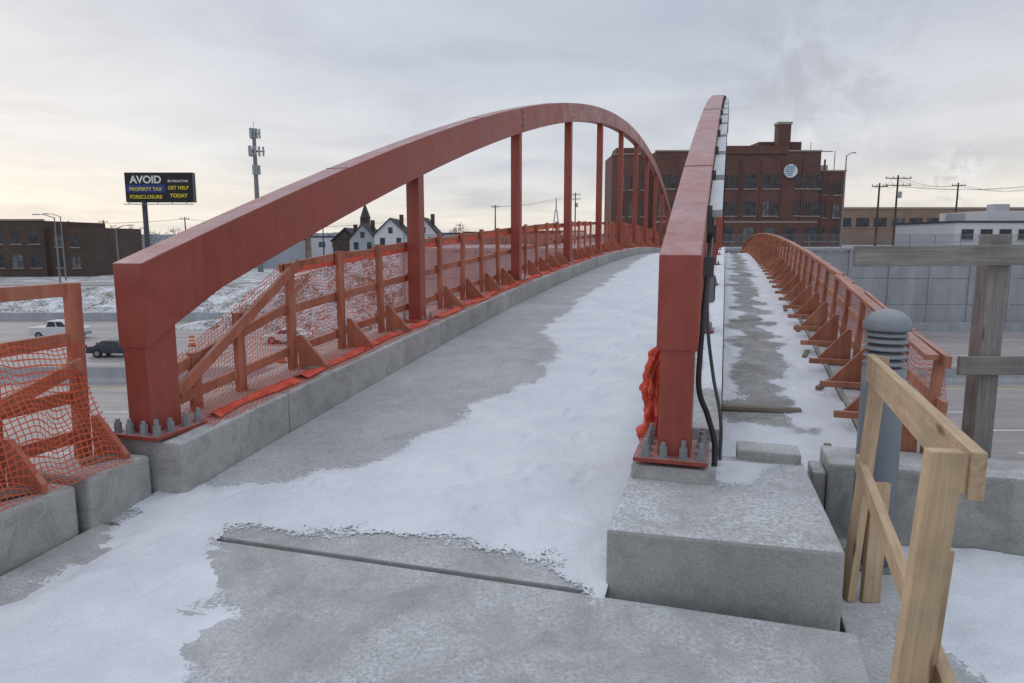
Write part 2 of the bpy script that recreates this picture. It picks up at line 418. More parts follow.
def tube(name,pts,r,mat):
    cu=bpy.data.curves.new(name,'CURVE'); cu.dimensions='3D'; sp=cu.splines.new('BEZIER'); sp.bezier_points.add(len(pts)-1)
    for bp,p in zip(sp.bezier_points,pts):
        bp.co=BR@Vector(p); bp.handle_left_type='AUTO'; bp.handle_right_type='AUTO'
    cu.bevel_depth=r; cu.bevel_resolution=4; cu.materials.append(M[mat]); o=bpy.data.objects.new(name,cu); scn.collection.objects.link(o)
tube('electrical_conduit',[(.0,4.24,.36),(-.005,4.28,.48),(-.05,4.30,.64),(-.105,4.26,.80),(-.11,4.26,1.0),(-.10,4.28,1.24),(-.085,4.45,1.52)],.017,'black')
tube('electrical_conduit',[(.03,4.36,.36),(.025,4.40,.6),(-.03,4.50,.85),(-.08,4.56,1.2),(-.085,4.9,1.64)],.011,'gdark')
b=B('junction_box',BR); b.P('box','galv',.005); b.box('box',(-.112,4.66,1.30),(-.05,4.78,1.48)); b.P('lid','gdark',.003); b.box('lid',(-.05,4.67,1.31),(-.042,4.77,1.47)); b.done()

# ------------------------------------------------------------------ fences
def net(b,X_prof,yl,seed,amp=.025,part='net'):
    secs=[];lcs=[]
    for y in yl:
        pr=X_prof(y); sec=[];u=0
        for k,(x,z) in enumerate(pr):
            if k: u+=math.hypot(x-pr[k-1][0],z-pr[k-1][1])
            n1=noise.noise(Vector((x*3+seed,y*2.3,z*2.5))); n2=noise.noise(Vector((x*3+seed,y*7,z*6+9)))
            sec.append((x+amp*(n1*1.6+n2*.8),y,z+amp*(n2*1.0+n1*.5))); lcs.append((y+.03*n1,u+.03*n2,0))
        secs.append(sec)
    b.loft(part,secs,closed=False,caps=False,lcs=lcs)

b=B('safety_fence',BR); b.P('post','redf',.003); b.P('rail','redf',.003); b.P('brace','redf',.003); b.P('foot_block','stakes',.003); b.P('net','net'); b.P('sheet','netsolid',0,True)
y=5.3; i=0
XF=-3.67
while y<54:
    z=cz(y); h=.95+random.uniform(-.02,.03); ln=random.uniform(-.02,.02)
    if min(abs(y-q) for q in HY)>.2:
        b.beam('post',(XF+.05,y,z),(XF+.05+ln,y+random.uniform(-.015,.015),z+h),.045,.09,(0,1,0))
        b.prism('brace',[(XF+.09,z+.012),(XF+.37,z+.012),(XF+.37,z+.045),(XF+.13,z+.30),(XF+.09,z+.30)],'y',y+.03,y+.062)
        if i%2==0: b.beam('foot_block',(XF+.26,y-.10,z+.022),(XF+.33,y+.12,z+.022),.07,.035)
    y+=.85; i+=1
nodes_=ys(5.3,53.8,57)
for a,c in zip(nodes_,nodes_[1:]):
    for hh in (.90,.52,.16):
        b.beam('rail',(XF+.005,a-.05,cz(a)+hh+random.uniform(-.015,.015)),(XF+.005,c+.05,cz(c)+hh+random.uniform(-.015,.015)),.036,.075)
b.beam('rail',(XF+.12,3.85,cz(3.85)+.20),(XF+.08,5.4,cz(5.3)+.93),.036,.08)
b.beam('rail',(XF+.05,3.8,cz(3.85)+.32),(XF+.02,5.3,cz(5.3)+.55),.036,.075)
b.beam('rail',(XF+.06,3.8,cz(3.85)+.12),(XF+.02,5.3,cz(5.3)+.16),.036,.075)
b.beam('post',(XF+.05,4.1,cz(4.1)),(XF+.05,4.1,cz(4.1)+.42),.045,.09,(0,1,0))
b.beam('post',(XF+.05,4.6,cz(4.6)),(XF+.05,4.6,cz(4.6)+.62),.045,.09,(0,1,0))
def lprof(y):
    z=cz(y); t=min(1,max(0,(y-3.8)/1.5)); h=.30+.62*t
    o=[(XF-.035,z+h-k*(h-.03)/7) for k in range(8)]
    o+=[(XF+.06,z+.04),(XF+.15,z+.03),(XF+.24,z+.035),(XF+.33,z+.025),(XF+.40,z+.012),(XF+.44,z+.006)]
    return o
net(b,lprof,ys(3.8,22,320)+ys(22,54,120)[1:],3.1,.022)
def fold(y):
    z=cz(y); n=noise.noise(Vector((y*1.3,2.2,0))); w_=.045+.06*abs(noise.noise(Vector((y*.9,7.7,0)))); x=XF+.30+.05*n
    return [(x-w_+2*w_*k/9, z+.012+.022*max(0,math.sin(k/9*math.pi))*(1.0+.9*noise.noise(Vector((k*.9,y*9,3))))) for k in range(10)]
for a_,c_ in ((3.95,4.9),(5.0,7.6),(7.95,11.8),(12.2,16.0),(16.4,20.3)): net(b,fold,ys(a_,c_,int((c_-a_)*36)),6.6,.010,'sheet')
def rib(y):
    z=cz(y)+.90; s=.02*noise.noise(Vector((y*4,1,1)))
    return [(XF+.026+.006*math.sin(y*9),z-.02-.05*k/3+s) for k in range(4)]
net(b,rib,ys(5.3,20,260),2.2,.004,'sheet')
b.done()

b=B('safety_fence',BR); b.P('post','redr',.003); b.P('rail','redr',.003); b.P('brace','redr',.003); b.P('net','net')
XG=1.27; y=4.85
while y<54:
    z=top(y)+.07; h=.70+random.uniform(-.03,.03)
    b.beam('post',(XG,y,z),(XG+.04,y,z+h),.045,.09,(0,1,0))
    b.prism('brace',[(XG-.04,z+.01),(XG-.34,z+.01),(XG-.34,z+.045),(XG-.08,z+.34),(XG-.04,z+.34)],'y',y+.025,y+.06)
    b.beam('brace',(XG-.42,y-.04,z+.03),(XG+.02,y-.04,z+.03),.04,.05)
    y+=.85
yl=ys(4.75,54,58)
for a,c in zip(yl,yl[1:]):
    for hh in (.68,.40,.12):
        b.beam('rail',(XG+.045,a-.05,top(a)+.07+hh+random.uniform(-.015,.015)),(XG+.045,c+.05,top(c)+.07+hh+random.uniform(-.015,.015)),.036,.075)
b.beam('rail',(XG-.03,4.75,top(4.8)+.77),(XG-.03,8.6,top(8.6)+.79),.075,.034)
yl=ys(8.6,54,14)
for a,c in zip(yl,yl[1:]): b.beam('rail',(XG-.0,a,top(a)+.80),(XG-.0,c,top(c)+.80),.075,.034)
def rprof(y):
    z=top(y)+.07
    return [(XG+.075,z+.70-k*.09) for k in range(8)]
net(b,rprof,ys(4.8,22,240)+ys(22,54,100)[1:],8.1,.018)
b.done()

b=B('safety_fence',BR); b.P('post','redf',.003); b.P('rail','redf',.003); b.P('brace','redf',.003); b.P('foot_block','stakes',.003); b.P('net','net')
XA=-3.78
for y,hh in ((3.28,1.10),(2.72,.62),(2.2,1.1),(1.4,1.1),(.6,1.1)):
    b.beam('post',(XA,y,.34),(XA-.03,y+.05,.34+hh),.05,.09,(0,1,0))
    b.prism('brace',[(XA+.05,.345),(XA+.30,.345),(XA+.30,.39),(XA+.09,.62),(XA+.05,.62)],'y',y+.03,y+.065)
    b.beam('foot_block',(XA+.14,y-.14,.365),(XA+.22,y+.1,.365),.08,.04)
for hh,d0 in ((1.06,0),(.70,.06),(.45,-.05),(.15,0)):
    b.beam('rail',(XA-.04,-1,.34+hh),(XA-.045,3.36,.34+hh+d0),.036,.08)
b.beam('rail',(XA+.04,2.1,.60),(XA+.03,3.3,.95),.036,.08)
net(b,lambda y:[(XA+.06+.03*k,.34+.80-k*.106-.06*math.sin(y*2.2)) for k in range(8)]+[(XA+.32,.37),(XA+.36,.36)],ys(-1,3.3,160),5.5,.05)
b.done()

b=B('orange_netting_bundle',BR); b.P('net','netsolid',0,True)
secs=[]
for i in range(60):
    t=i/59; z=.45+t*.66; y=4.40+.07*math.sin(t*5); x=-.40+.03*math.sin(t*6+1)+.06*t
    r=.10*(1.1-.72*t)*(1+.12*math.sin(t*17))+.010*math.sin(t*31); sec=[]
    for k in range(48):
        a=2*math.pi*k/48; rr=r*(1+.28*math.sin(a*5+t*7)+.20*math.sin(a*9-t*16)+.12*math.sin(a*14+t*40)+.25*noise.noise(Vector((math.cos(a)*2,math.sin(a)*2,t*9)))); sec.append((x+rr*math.cos(a)*.75,y+rr*math.sin(a)*1.2,z))
    secs.append(sec)
b.loft('net',secs); b.done()

for (x,y,L,a,w) in ((.35,6.0,.62,.1,.07),(.95,6.9,.5,1.2,.05),(.9,8.1,.45,1.4,.05),(.95,9.6,.5,1.5,.05),(.92,11.2,.5,1.5,.05),(.75,5.05,.5,1.5,.05)):
    b=B('timber_offcut',BR); b.P('timber','stakes',.004); z=top(y)-.02*(x>0)+.02
    d=Vector((math.cos(a),math.sin(a),0))*L/2; c=Vector((x,y,z)); b.beam('timber',c-d,c+d,w,.035); b.done()

# ------------------------------------------------------------------ snow sheets
def sd_poly(p,poly):
    x,y=p; inside=False; dm=1e9; n=len(poly)
    for i in range(n):
        x1,y1=poly[i]; x2,y2=poly[(i+1)%n]
        if (y1>y)!=(y2>y) and x<(x2-x1)*(y-y1)/(y2-y1)+x1: inside=not inside
        dx,dy=x2-x1,y2-y1; t=max(0,min(1,((x-x1)*dx+(y-y1)*dy)/(dx*dx+dy*dy))); d=(x-x1-t*dx)**2+(y-y1-t*dy)**2
        if d<dm: dm=d
    d=math.sqrt(dm); return d if inside else -d
P1=[(-3.6,3.2),(-3.25,3.50),(-2.61,3.74),(-2.14,4.36),(-1.95,5.29),(-1.83,5.73),(-1.6,6.71),(-1.7,7.6),(-2.15,8.8),(-2.25,11.1),(-2.27,14.1),(-2.35,18.6),(-2.7,27.5),(-2.7,41),(-.30,41),(-.30,3.12),(-.50,3.12),(-.66,3.34),(-1.21,3.41),(-2.11,3.38),(-2.62,3.22)]
P3=[(-3.35,3.40),(-2.8,3.42),(-2.68,3.1),(-2.6,3.0),(-2.3,2.68),(-2.3,2.5),(-2.05,2.47),(-2.2,2.2),(-2.0,1.95),(-2.1,1.3),(-2.3,.2),(-3.6,-1.2),(-3.5,1.8),(-3.17,2.25),(-3.12,2.6),(-3.22,3.0)]
rs=random.Random(3)
PRINTS=[]
for path in ([(-1.2,3.6),(-1.3,12)],[(-.95,13),(-1.1,4)],[(-2.9,1.4),(-2.2,3.6),(-1.6,6.5)]):
    for (xa,ya),(xb,yb) in zip(path,path[1:]):
        L=math.hypot(xb-xa,yb-ya); k=0
        while k*.62<L:
            t=k*.62/L; s=.09 if k%2 else -.09
            PRINTS.append((xa+(xb-xa)*t+s+rs.uniform(-.03,.03),ya+(yb-ya)*t+rs.uniform(-.05,.05),math.atan2(yb-ya,xb-xa)+rs.uniform(-.2,.2))); k+=1
for k in range(26): PRINTS.append((rs.uniform(-2.9,-.7),rs.uniform(3.5,4.3),rs.uniform(0,6.28)))
def prints(x,y):
    h=0
    for px,py,a in PRINTS:
        dx,dy=x-px,y-py
        if abs(dx)<.25 and abs(dy)<.25:
            u=dx*math.cos(a)+dy*math.sin(a); v=-dx*math.sin(a)+dy*math.cos(a)
            q=(u/.14)**2+(v/.052)**2
            if q<1.9: h+= -.016*max(0,1-q*.8) + (.005 if 1.0<q<1.9 else 0)
    return h
def sheet(name,polys,x0,x1,nx,ylist,zf,th=.022,nz=.13,pr=False):
    vs=[];fs=[];cv=[];mi=[]
    xs=[x0+(x1-x0)*i/nx for i in range(nx+1)]
    w=nx+1
    for j,y in enumerate(ylist):
        for i,x in enumerate(xs):
            sd=max(sd_poly((x,y),P) for P in polys)
            n=noise.fractal(Vector((x*2.2,y*2.2,3.1)),.8,2.1,6)
            n2=noise.noise(Vector((x*14,y*14,1.7)))
            e=sd+nz*n+.025*n2
            t=max(0,min(1,e/.13)); t=t*t*(3-2*t)
            h=th*t*(.75+.5*noise.noise(Vector((x*1.1,y*1.1,8)))+.2*n2)
            if t>.3: h+=.010*noise.noise(Vector((x*5,y*5,4)))*t
            if pr and 3.3<y<3.75 and t>.1: h+=.014*t*math.exp(-((y-3.50)/.07)**2)
            if pr and t>.2: h=max(.001,h+prints(x,y)*t)
            cov=max(0,min(1,(e+.22)/.25)); cov=cov**1.5
            vs.append(BR@Vector((x,y,zf(x,y)+.0012+max(0,h)))); cv.append(cov)
    for j in range(len(ylist)-1):
        for i in range(nx):
            q=(j*w+i,j*w+i+1,(j+1)*w+i+1,(j+1)*w+i); c=[cv[k] for k in q]
            if max(c)>0.0: fs.append(q); mi.append(0 if min(c)>=.999 else 1)
    me=bpy.data.meshes.new(name); me.from_pydata(vs,[],fs); me.materials.append(M['snow']); me.materials.append(M['snowe'])
    me.polygons.foreach_set('material_index',mi)
    at=me.attributes.new('cov','FLOAT','POINT'); at.data.foreach_set('value',cv)
    for f in me.polygons: f.use_smooth=True
    bm=bmesh.new(); bm.from_mesh(me); bmesh.ops.delete(bm,geom=[v for v in bm.verts if not v.link_faces],context='VERTS'); bm.to_mesh(me); bm.free()
    o=bpy.data.objects.new(name,me); scn.collection.objects.link(o)
sheet('snow_patch',[P1,P3],-3.42,-.462,150,ys(-1,5.5,290)+ys(5.5,12,150)[1:]+ys(12,40,160)[1:],lambda x,y:top(y),.020,.15,True)
Q=[[(.7,4.7),(1.1,4.7),(1.1,34),(.66,34),(.66,20),(.68,12),(.62,9.4),(.72,8.2),(.68,7.3),(.65,6.3)],[(0,4.6),(.9,4.6),(.8,5.5),(0,5.7)],[(0,6),(.10,6),(.13,10),(.16,14),(.22,34),(0,34)]]
sheet('snow_patch',Q,.045,1.02,44,ys(4.53,12,220)+ys(12,34,160)[1:],lambda x,y:top(y)-.02,.022,.24)
sheet('snow_patch',[[(1.05,3.9),(1.1,4.6),(6,4.6),(6,1.5),(2.0,2.6),(1.25,3.05),(1.0,3.4)]],.62,5,150,ys(1.4,4.44,110),lambda x,y:-.10,.03,.10)
sheet('snow_patch',[[(-3.7,12),(-3.35,13),(-3.3,40),(-3.7,40)]],-3.75,-3.22,20,ys(11,40,220),lambda x,y:cz(y),.010,.22)
sheet('snow_patch',[[(-.1,5.5),(.03,5.5),(.03,40),(-.15,40)]],-.3,.028,14,ys(5,40,220),lambda x,y:cz(y),.02,.05)
sheet('snow_patch',[[(.05,4.0),(.2,4.0),(.3,4.35),(.02,4.4)]],.01,.5,30,ys(3.7,4.37,40),lambda x,y:.355,.010,.10)

# ------------------------------------------------------------------ timber barricade (world frame)
b=B('wooden_barricade'); b.P('upright','pine',.003); b.P('rail','pine',.003); b.P('screw','gdark')
b.beam('upright',(1.70,3.33,-.10),(1.83,3.42,1.13),.089,.038,(1,0,0))
b.beam('upright',(1.80,3.30,-.10),(1.84,3.36,.50),.038,.089,(1,0,0))
b.beam('upright',(1.075,1.80,-.10),(1.125,1.76,1.16),.038,.089,(1,0,0))
b.beam('upright',(1.13,1.85,-.10),(1.168,1.83,.86),.038,.089,(1,0,0))
b.beam('rail',(1.83,3.52,1.06),(1.20,1.735,1.095),.038,.13)
b.beam('rail',(1.80,3.50,.56),(1.17,1.70,.47),.038,.089)
for (x,y,z) in ((1.805,3.40,1.09),(1.79,3.36,1.03),(1.25,1.83,1.12),(1.245,1.82,1.06)): b.cyl('screw',(x-.035,y,z),(x-.005,y,z),.006,n=8)
b.done()
b=B('old_wooden_barricade'); b.P('post','oldwood',.004); b.P('board','oldwood',.004)
b.beam('post',(3.37,4.92,-1.2),(3.36,4.92,1.74),.14,.14,(0,1,0))
b.beam('board',(2.34,4.82,1.59),(4.6,4.81,1.61),.038,.14)
b.beam('board',(3.12,4.82,.83),(4.6,4.81,.84),.038,.13)
b.beam('post',(4.45,4.92,-1.2),(4.45,4.92,1.7),.14,.14,(0,1,0))
b.done()
b=B('bollard_light'); b.P('body','bollard',0,True); b.P('louvre','bollard',0,True); b.P('core','gdark')
bx,by=2.02,3.74; r=.108
def lathe(p,prof,n=40):
    secs=[[ (bx+q*math.cos(2*math.pi*k/n),by+q*math.sin(2*math.pi*k/n),z) for k in range(n)] for q,z in prof]; b.loft(p,secs)
lathe('body',[(r,-.1),(r,.9),(r,1.02)]); lathe('body',[(r,1.02),(r-.03,1.021)])
for z in (1.045,1.085,1.125,1.165,1.2): lathe('louvre',[(r-.02,z+.006),(r,z-.010),(r+.002,z-.003),(r-.02,z+.018)])
lathe('core',[(r-.03,.95),(r-.03,1.22)])
lathe('louvre',[(r-.02,1.222),(r+.010,1.222),(r+.012,1.235)]+[((r+.012)*math.cos(a),1.24+.095*math.sin(a)) for a in [i*math.pi/2/8 for i in range(8)]]+[(.005,1.336)])
b.P('base_plate','galv',.003); b.cyl('base_plate',(bx,by,-.1),(bx,by,-.085),.16,n=30); b.done()

# ------------------------------------------------------------------ terrain, freeway
def sm(a,c,x): t=max(0,min(1,(x-a)/(c-a))); return t*t*(3-2*t)
FZ=-8.3
def terrain(x,y):
    if y<60:
        if y<4.6: return -.42
        return -.42+(FZ-.05+.42)*min(1,(y-4.6)/15)
    L=FZ-.05+(-5-FZ)*min(1,max(0,(y-88)/13)); R=.58 if y>78.5 else FZ-.05
    s=sm(-40,-14,x)
    far=L*(1-s)+R*s
    if y>300: far+=(0-far)*sm(300,900,y)
    return far
def uniq(l): return sorted(set(l))
xs=uniq([-4000,-2500,-1500,-900,-600,-400,-300]+list(range(-250,-40,6))+list(range(-40,-12,2))+list(range(-12,13,3))+list(range(15,250,12))+[300,400,600,900,1500,2500,4000])
yl=uniq([-400,-150,-60,-20,-5,0,2,4,4.6,6,8,11,14,17,19.6,22,30,45,60,70,78,78.5,80,84]+[88+1.3*i for i in range(11)]+list(range(104,200,8))+[220,260,300,400,500,650,900,1400,2200,3500,5000])
vs=[(x,y,terrain(x,y)+(.25*noise.noise(Vector((x*.2,y*.3,0))) if 88<y<101 and x<-30 else 0)) for y in yl for x in xs]
w=len(xs); fs=[(j*w+i,j*w+i+1,(j+1)*w+i+1,(j+1)*w+i) for j in range(len(yl)-1) for i in range(w-1)]
me=bpy.data.meshes.new('ground'); me.from_pydata(vs,[],fs); me.materials.append(M['terr']); o=bpy.data.objects.new('ground',me); scn.collection.objects.link(o)
def flat(b,p,x0,x1,y0,y1,z):
    n=max(1,int((x1-x0)/40)); 
    for i in range(n):
        a=x0+(x1-x0)*i/n; c=x0+(x1-x0)*(i+1)/n; b.add(p,[(a,y0,z),(c,y0,z),(c,y1,z),(a,y1,z)],[(0,1,2,3)])
b=B('freeway'); b.P('road','road'); b.P('white_line','wline'); b.P('yellow_line','yline')
flat(b,'road',-700,700,22,77.4,FZ)
for y in (24,76): flat(b,'white_line',-700,700,y,y+.18,FZ+.006)
for y in (46.5,51.5): flat(b,'yellow_line',-700,700,y,y+.18,FZ+.006)
for y in (28,32,36,40,56,60.5,65,70):
    x=-300
    while x<300: b.add('white_line',[(x,y,FZ+.006),(x+4,y,FZ+.006),(x+4,y+.2,FZ+.006),(x,y+.2,FZ+.006)],[(0,1,2,3)]); x+=12
b.done()
b=B('service_road'); b.P('road','road'); flat(b,'road',-700,-42,104,113,-4.98)
flat(b,'road',10,700,84,94,.60); b.done()
b=B('median_barrier'); b.P('barrier','wall')
b.prism('barrier',[(48.7,FZ),(49.5,FZ),(49.3,FZ+.3),(49.2,FZ+1.05),(49.0,FZ+1.05),(48.9,FZ+.3)],'x',-500,500); b.done()
b=B('shoulder_barrier'); b.P('barrier','wall')
b.prism('barrier',[(87,FZ-.1),(87.7,FZ-.1),(87.5,FZ+1.0),(87.2,FZ+1.0)],'x',-500,-25); b.done()
b=B('shoulder_road'); b.P('road','road'); flat(b,'road',-700,-30,77.4,87,FZ-.004); b.done()
b=B('retaining_wall'); b.P('panel','wall',.03); b.P('pilaster','wall',.03); b.P('coping','wall',.03)
x=-12
while x<260:
    for k in range(3):
        z0=FZ-.1+k*2.95; b.box('panel',(x+.03,78.0+.04*((k+int(x))%2),z0),(x+4.47,78.5,z0+2.92))
    b.box('pilaster',(x-.2,77.85,FZ-.1),(x+.02,78.4,.55)); x+=4.5
b.box('coping',(-12,77.8,.56),(260,78.6,.85)); b.box('panel',(-12,77.2,FZ-.1),(260,77.6,FZ+.9))
b.done()
b=B('chain_link_fence'); b.P('post','steel'); b.P('mesh','link')
x=-12
while x<260: b.cyl('post',(x,78.2,.85),(x,78.2,2.3),.035,n=6); x+=2.8
for z in (2.28,1.5): b.cyl('post',(-12,78.2,z),(260,78.2,z),.025,n=6)
b.add('mesh',[(-12,78.2,.86),(260,78.2,.86),(260,78.2,2.27),(-12,78.2,2.27)],[(0,1,2,3)]); b.done()

# ------------------------------------------------------------------ buildings
def windows(b,y,xs,zs,w,h,frame='wframe',gl='glass',sill=True,mull=True):
    for x in xs:
        for z in zs:
            g=gl if random.random()<.8 else 'glassl'
            pg='glass_'+g; b.P(pg,g); b.P('window_frame',frame)
            b.box(pg,(x-w/2,y-.02,z-h/2),(x+w/2,y+.1,z+h/2))
            f=.09
            for s in (-1,1): b.box('window_frame',(x+s*w/2-f/2,y-.08,z-h/2),(x+s*w/2+f/2,y+.05,z+h/2))
            b.box('window_frame',(x-w/2+f/2,y-.075,z-.04),(x+w/2-f/2,y+.04,z+.04))
            if mull: b.box('window_frame',(x-.035,y-.07,z-h/2),(x+.035,y+.04,z+h/2))
            if sill: b.P('sill','stone'); b.box('sill',(x-w/2-.12,y-.16,z-h/2-.18),(x+w/2+.12,y+.06,z-h/2-.002)); 
b=B('brick_office_building'); b.P('walls','brick'); b.P('trim','stone'); b.P('roof','roof')
y=120.0
b.box('walls',(24,y,.3),(51.6,150,16.3)); b.box('walls',(17,y+2,.3),(23.99,131,16.0)); b.box('walls',(51.62,y+1.5,.3),(56.6,150,13.2))
b.box('walls',(30,y-.25,15.9),(46,y+.6,17.2)); b.box('walls',(42.5,y+4,16.31),(49.8,y+12,18.4)); b.box('walls',(45.0,y+2,16.31),(47.1,y+3.9,21.3))
b.box('trim',(44.85,y+1.85,21.0),(47.25,y+4.05,21.4)); b.box('walls',(18,y+4,16.01),(22,y+9,17.4))
for (a,c,zz,yy) in ((24,51.6,16.3,y),(17,23.98,16.0,y+2),(51.64,56.6,13.2,y+1.5)):
    b.box('trim',(a-.1,yy-.15,zz+.002),(c+.1,yy+.4,zz+.22))
b.box('trim',(24,y-.06,4.6),(51.6,y+.02,4.85))
bx_=[26+3.5*i for i in range(8)]
for i,x in enumerate(bx_):
    if i in (6,): windows(b,y,[x+1.2],[11.4,6.9],1.3,2.2)
    elif i==4: windows(b,y,[x],[11.4,6.9],2.0,2.3)
    else: windows(b,y,[x-.75,x+.75],[11.4,6.9],1.15,2.3)
    b.P('pier','brick')
    b.box('pier',(x+1.62,y-.14,4.9),(x+1.88,y+.05,15.0))
windows(b,y,bx_,[2.6],1.8,2.2); windows(b,y+2,[18.6,20.6,22.6],[11.4,6.9,2.6],1.2,2.4); windows(b,y+1.5,[53,55.3],[10.4,6.6,2.6],1.2,2.2)
b.P('sign_disc','wht'); b.P('sign_bands','blue')
b.cyl('sign_disc',(46.5,y-.45,13.1),(46.5,y-.1,13.1),1.1,n=32)
for k,zz in enumerate((-.8,-.5,-.2,.1,.4,.7)):
    hw=math.sqrt(max(0,1.02**2-zz**2))*.93; b.box('sign_bands',(46.5-hw,y-.5,13.1+zz),(46.5+hw*(.25+.14*k),y-.46,13.1+zz+.16))
b.P('rooftop_unit','metalroof'); b.box('rooftop_unit',(33,y+5,16.3),(36,y+8,17.9)); b.box('rooftop_unit',(52.5,y+5,13.2),(55,y+8,14.6))
b.P('antenna','steel'); b.cyl('antenna',(55.2,y+3,13.2),(55.2,y+3,16.8),.07,n=6); b.cyl('antenna',(51.0,y+3,16.3),(51.0,y+3,18.2),.05,n=6); b.box('antenna',(51.3,y+2.9,16.6),(54.8,y+3,16.75))
b.done()
b=B('tan_warehouse'); b.P('walls','brickt'); b.P('trim','stone'); b.box('walls',(72,160,.3),(128,190,8.6)); b.box('trim',(72,159.8,8.6),(128,160.4,9.0))
windows(b,160,[75+4*i for i in range(13)],[5.6],2.8,2.0); b.done()
b=B('white_commercial_building'); b.P('walls','white'); b.P('roof','roof',); b.box('walls',(70,112,.3),(90,130,4.4)); b.box('roof',(69.8,111.8,4.4),(90.2,130.2,4.7)); b.box('walls',(77,115,4.71),(90,128,6.4)); b.P('rooftop_unit','metalroof'); b.box('rooftop_unit',(72,116,4.7),(74,118,6.0)); b.box('rooftop_unit',(80,118,6.4),(82.5,120,7.6))
windows(b,112,[72,75,78,81,84],[2.6],1.8,1.6); b.done()
b=B('brick_warehouse'); b.P('walls','brickd'); b.P('trim','stone'); b.P('roof','roof')
b.box('walls',(-118,130,-5.2),(-86,150,5.2)); b.box('walls',(-85.98,131,-5.2),(-78.5,150,4.0)); b.box('trim',(-118.1,129.8,5.2),(-85.9,130.4,5.5))
windows(b,130,[-115+3.4*i for i in range(9)],[2.2,-2.2],2.0,2.4); windows(b,131,[-84,-81],[1.4,-2.4],1.6,2.0); b.P('chimney','brickd'); b.box('chimney',(-100,134,5.2),(-98.8,135.2,7)); b.done()
for (x0,x1,yy,h,mat) in ((-76,-55,170,1.7,'metalroof'),(-54,-38,190,2.4,'white'),(-95,-70,230,3.4,'brickt'),(-36,-12,210,3.5,'metalroof'),(-12,12,175,3.4,'brickt'),(2,24,230,4.4,'white'),(-60,-30,260,4.2,'brickt')):
    b=B('warehouse'); b.P('walls',mat); b.P('roof','roof'); b.P('door','glassl'); b.box('walls',(x0,yy,-6),(x1,yy+18,h)); b.box('roof',(x0-.2,yy-.2,h+.001),(x1+.2,yy+18.2,h+.35))
    x=x0+2
    while x<x1-3: b.box('door',(x,yy-.05,h-2.6),(x+1.8,yy+.05,h-1.2)); x+=3.6
    b.done()
def house(cx,cy,w,dp,zb,ze,zr,wall='white'):
    b=B('gabled_house'); b.P('walls',wall); b.P('roof','roof'); b.P('window','glass')
    b.prism('walls',[(cx-w/2,zb),(cx+w/2,zb),(cx+w/2,ze),(cx,zr),(cx-w/2,ze)],'y',cy,cy+dp)
    for s in (-1,1):
        b.loft('roof',[[(cx+s*(w/2+.4),yy,ze-.25),(cx+s*(w/2+.4),yy,ze-.05),(cx,yy,zr+.25),(cx,yy,zr+.02)] for yy in (cy-.4,cy+dp+.4)])
    for dx in (-w/4,w/4): b.box('window',(cx+dx-.45,cy-.05,ze-1.9),(cx+dx+.45,cy+.05,ze-.5))
    b.box('window',(cx-.4,cy-.05,ze+.3),(cx+.4,cy+.05,ze+1.4)); b.P('chimney','brickd'); b.box('chimney',(cx+w*.2,cy+3,zr-1.6),(cx+w*.2+.7,cy+3.7,zr+.9)); b.done()
house(-22.3,130,6.0,9,-4,2.6,5.5); house(-28.3,134,5,9,-4,1.8,4.6,'metalroof'); house(-16.5,132,5.2,9,-4,2.7,5.7); house(-33,140,5,9,-4,1.6,3.9,'brickd')
b=B('church_steeple'); b.P('tower','brickd'); b.P('spire','roof'); b.box('tower',(-44.5,208,-5),(-42,210.5,8)); b.cyl('spire',(-43.2,209.2,8),(-43.2,209.2,12.5),1.6,.05,n=8); b.done()

b=B('billboard'); b.P('pole','gdark'); b.P('frame','gdark'); b.P('face','bb'); b.P('blue_band','bbb'); b.P('catwalk','steel')
b.cyl('pole',(-62.2,120.6,-5),(-62.2,120.6,9),.42,n=14)
b.box('frame',(-65,120.1,8.0),(-53.6,121.2,12.9)); b.box('face',(-64.9,120.0,8.15),(-53.7,120.09,12.8)); b.box('blue_band',(-64.7,119.97,9.6),(-58.2,119.995,10.9))
b.box('catwalk',(-65,119.2,7.6),(-53.6,120.0,7.7)); 
for i in range(5): b.cyl('catwalk',(-64+2.4*i,119.3,7.7),(-64+2.4*i,118.6,8.1),.05,n=5)
bbo=b.done()
def text(par,s,x,y,z,size,mat,bold=.0):
    cu=bpy.data.curves.new('lettering','FONT'); cu.body=s; cu.size=size; cu.extrude=.02; cu.offset=bold; cu.materials.append(M[mat]); cu.align_x='CENTER'
    o=bpy.data.objects.new('lettering',cu); scn.collection.objects.link(o); o.location=(x,y,z); o.rotation_euler=(math.pi/2,0,0); o.parent=par
text(bbo,'AVOID',-61.4,119.93,11.15,1.7,'wht',.05); text(bbo,'PROPERTY TAX',-61.5,119.93,9.9,.78,'yel',.02); text(bbo,'FORECLOSURE',-61.5,119.93,8.6,.82,'yel',.02)
text(bbo,'BE PROACTIVE',-56.0,119.93,11.3,.52,'wht',.01); text(bbo,'GET HELP',-56.0,119.93,10.1,.80,'yel',.02); text(bbo,'TODAY',-56.0,119.93,8.8,.85,'yel',.03)

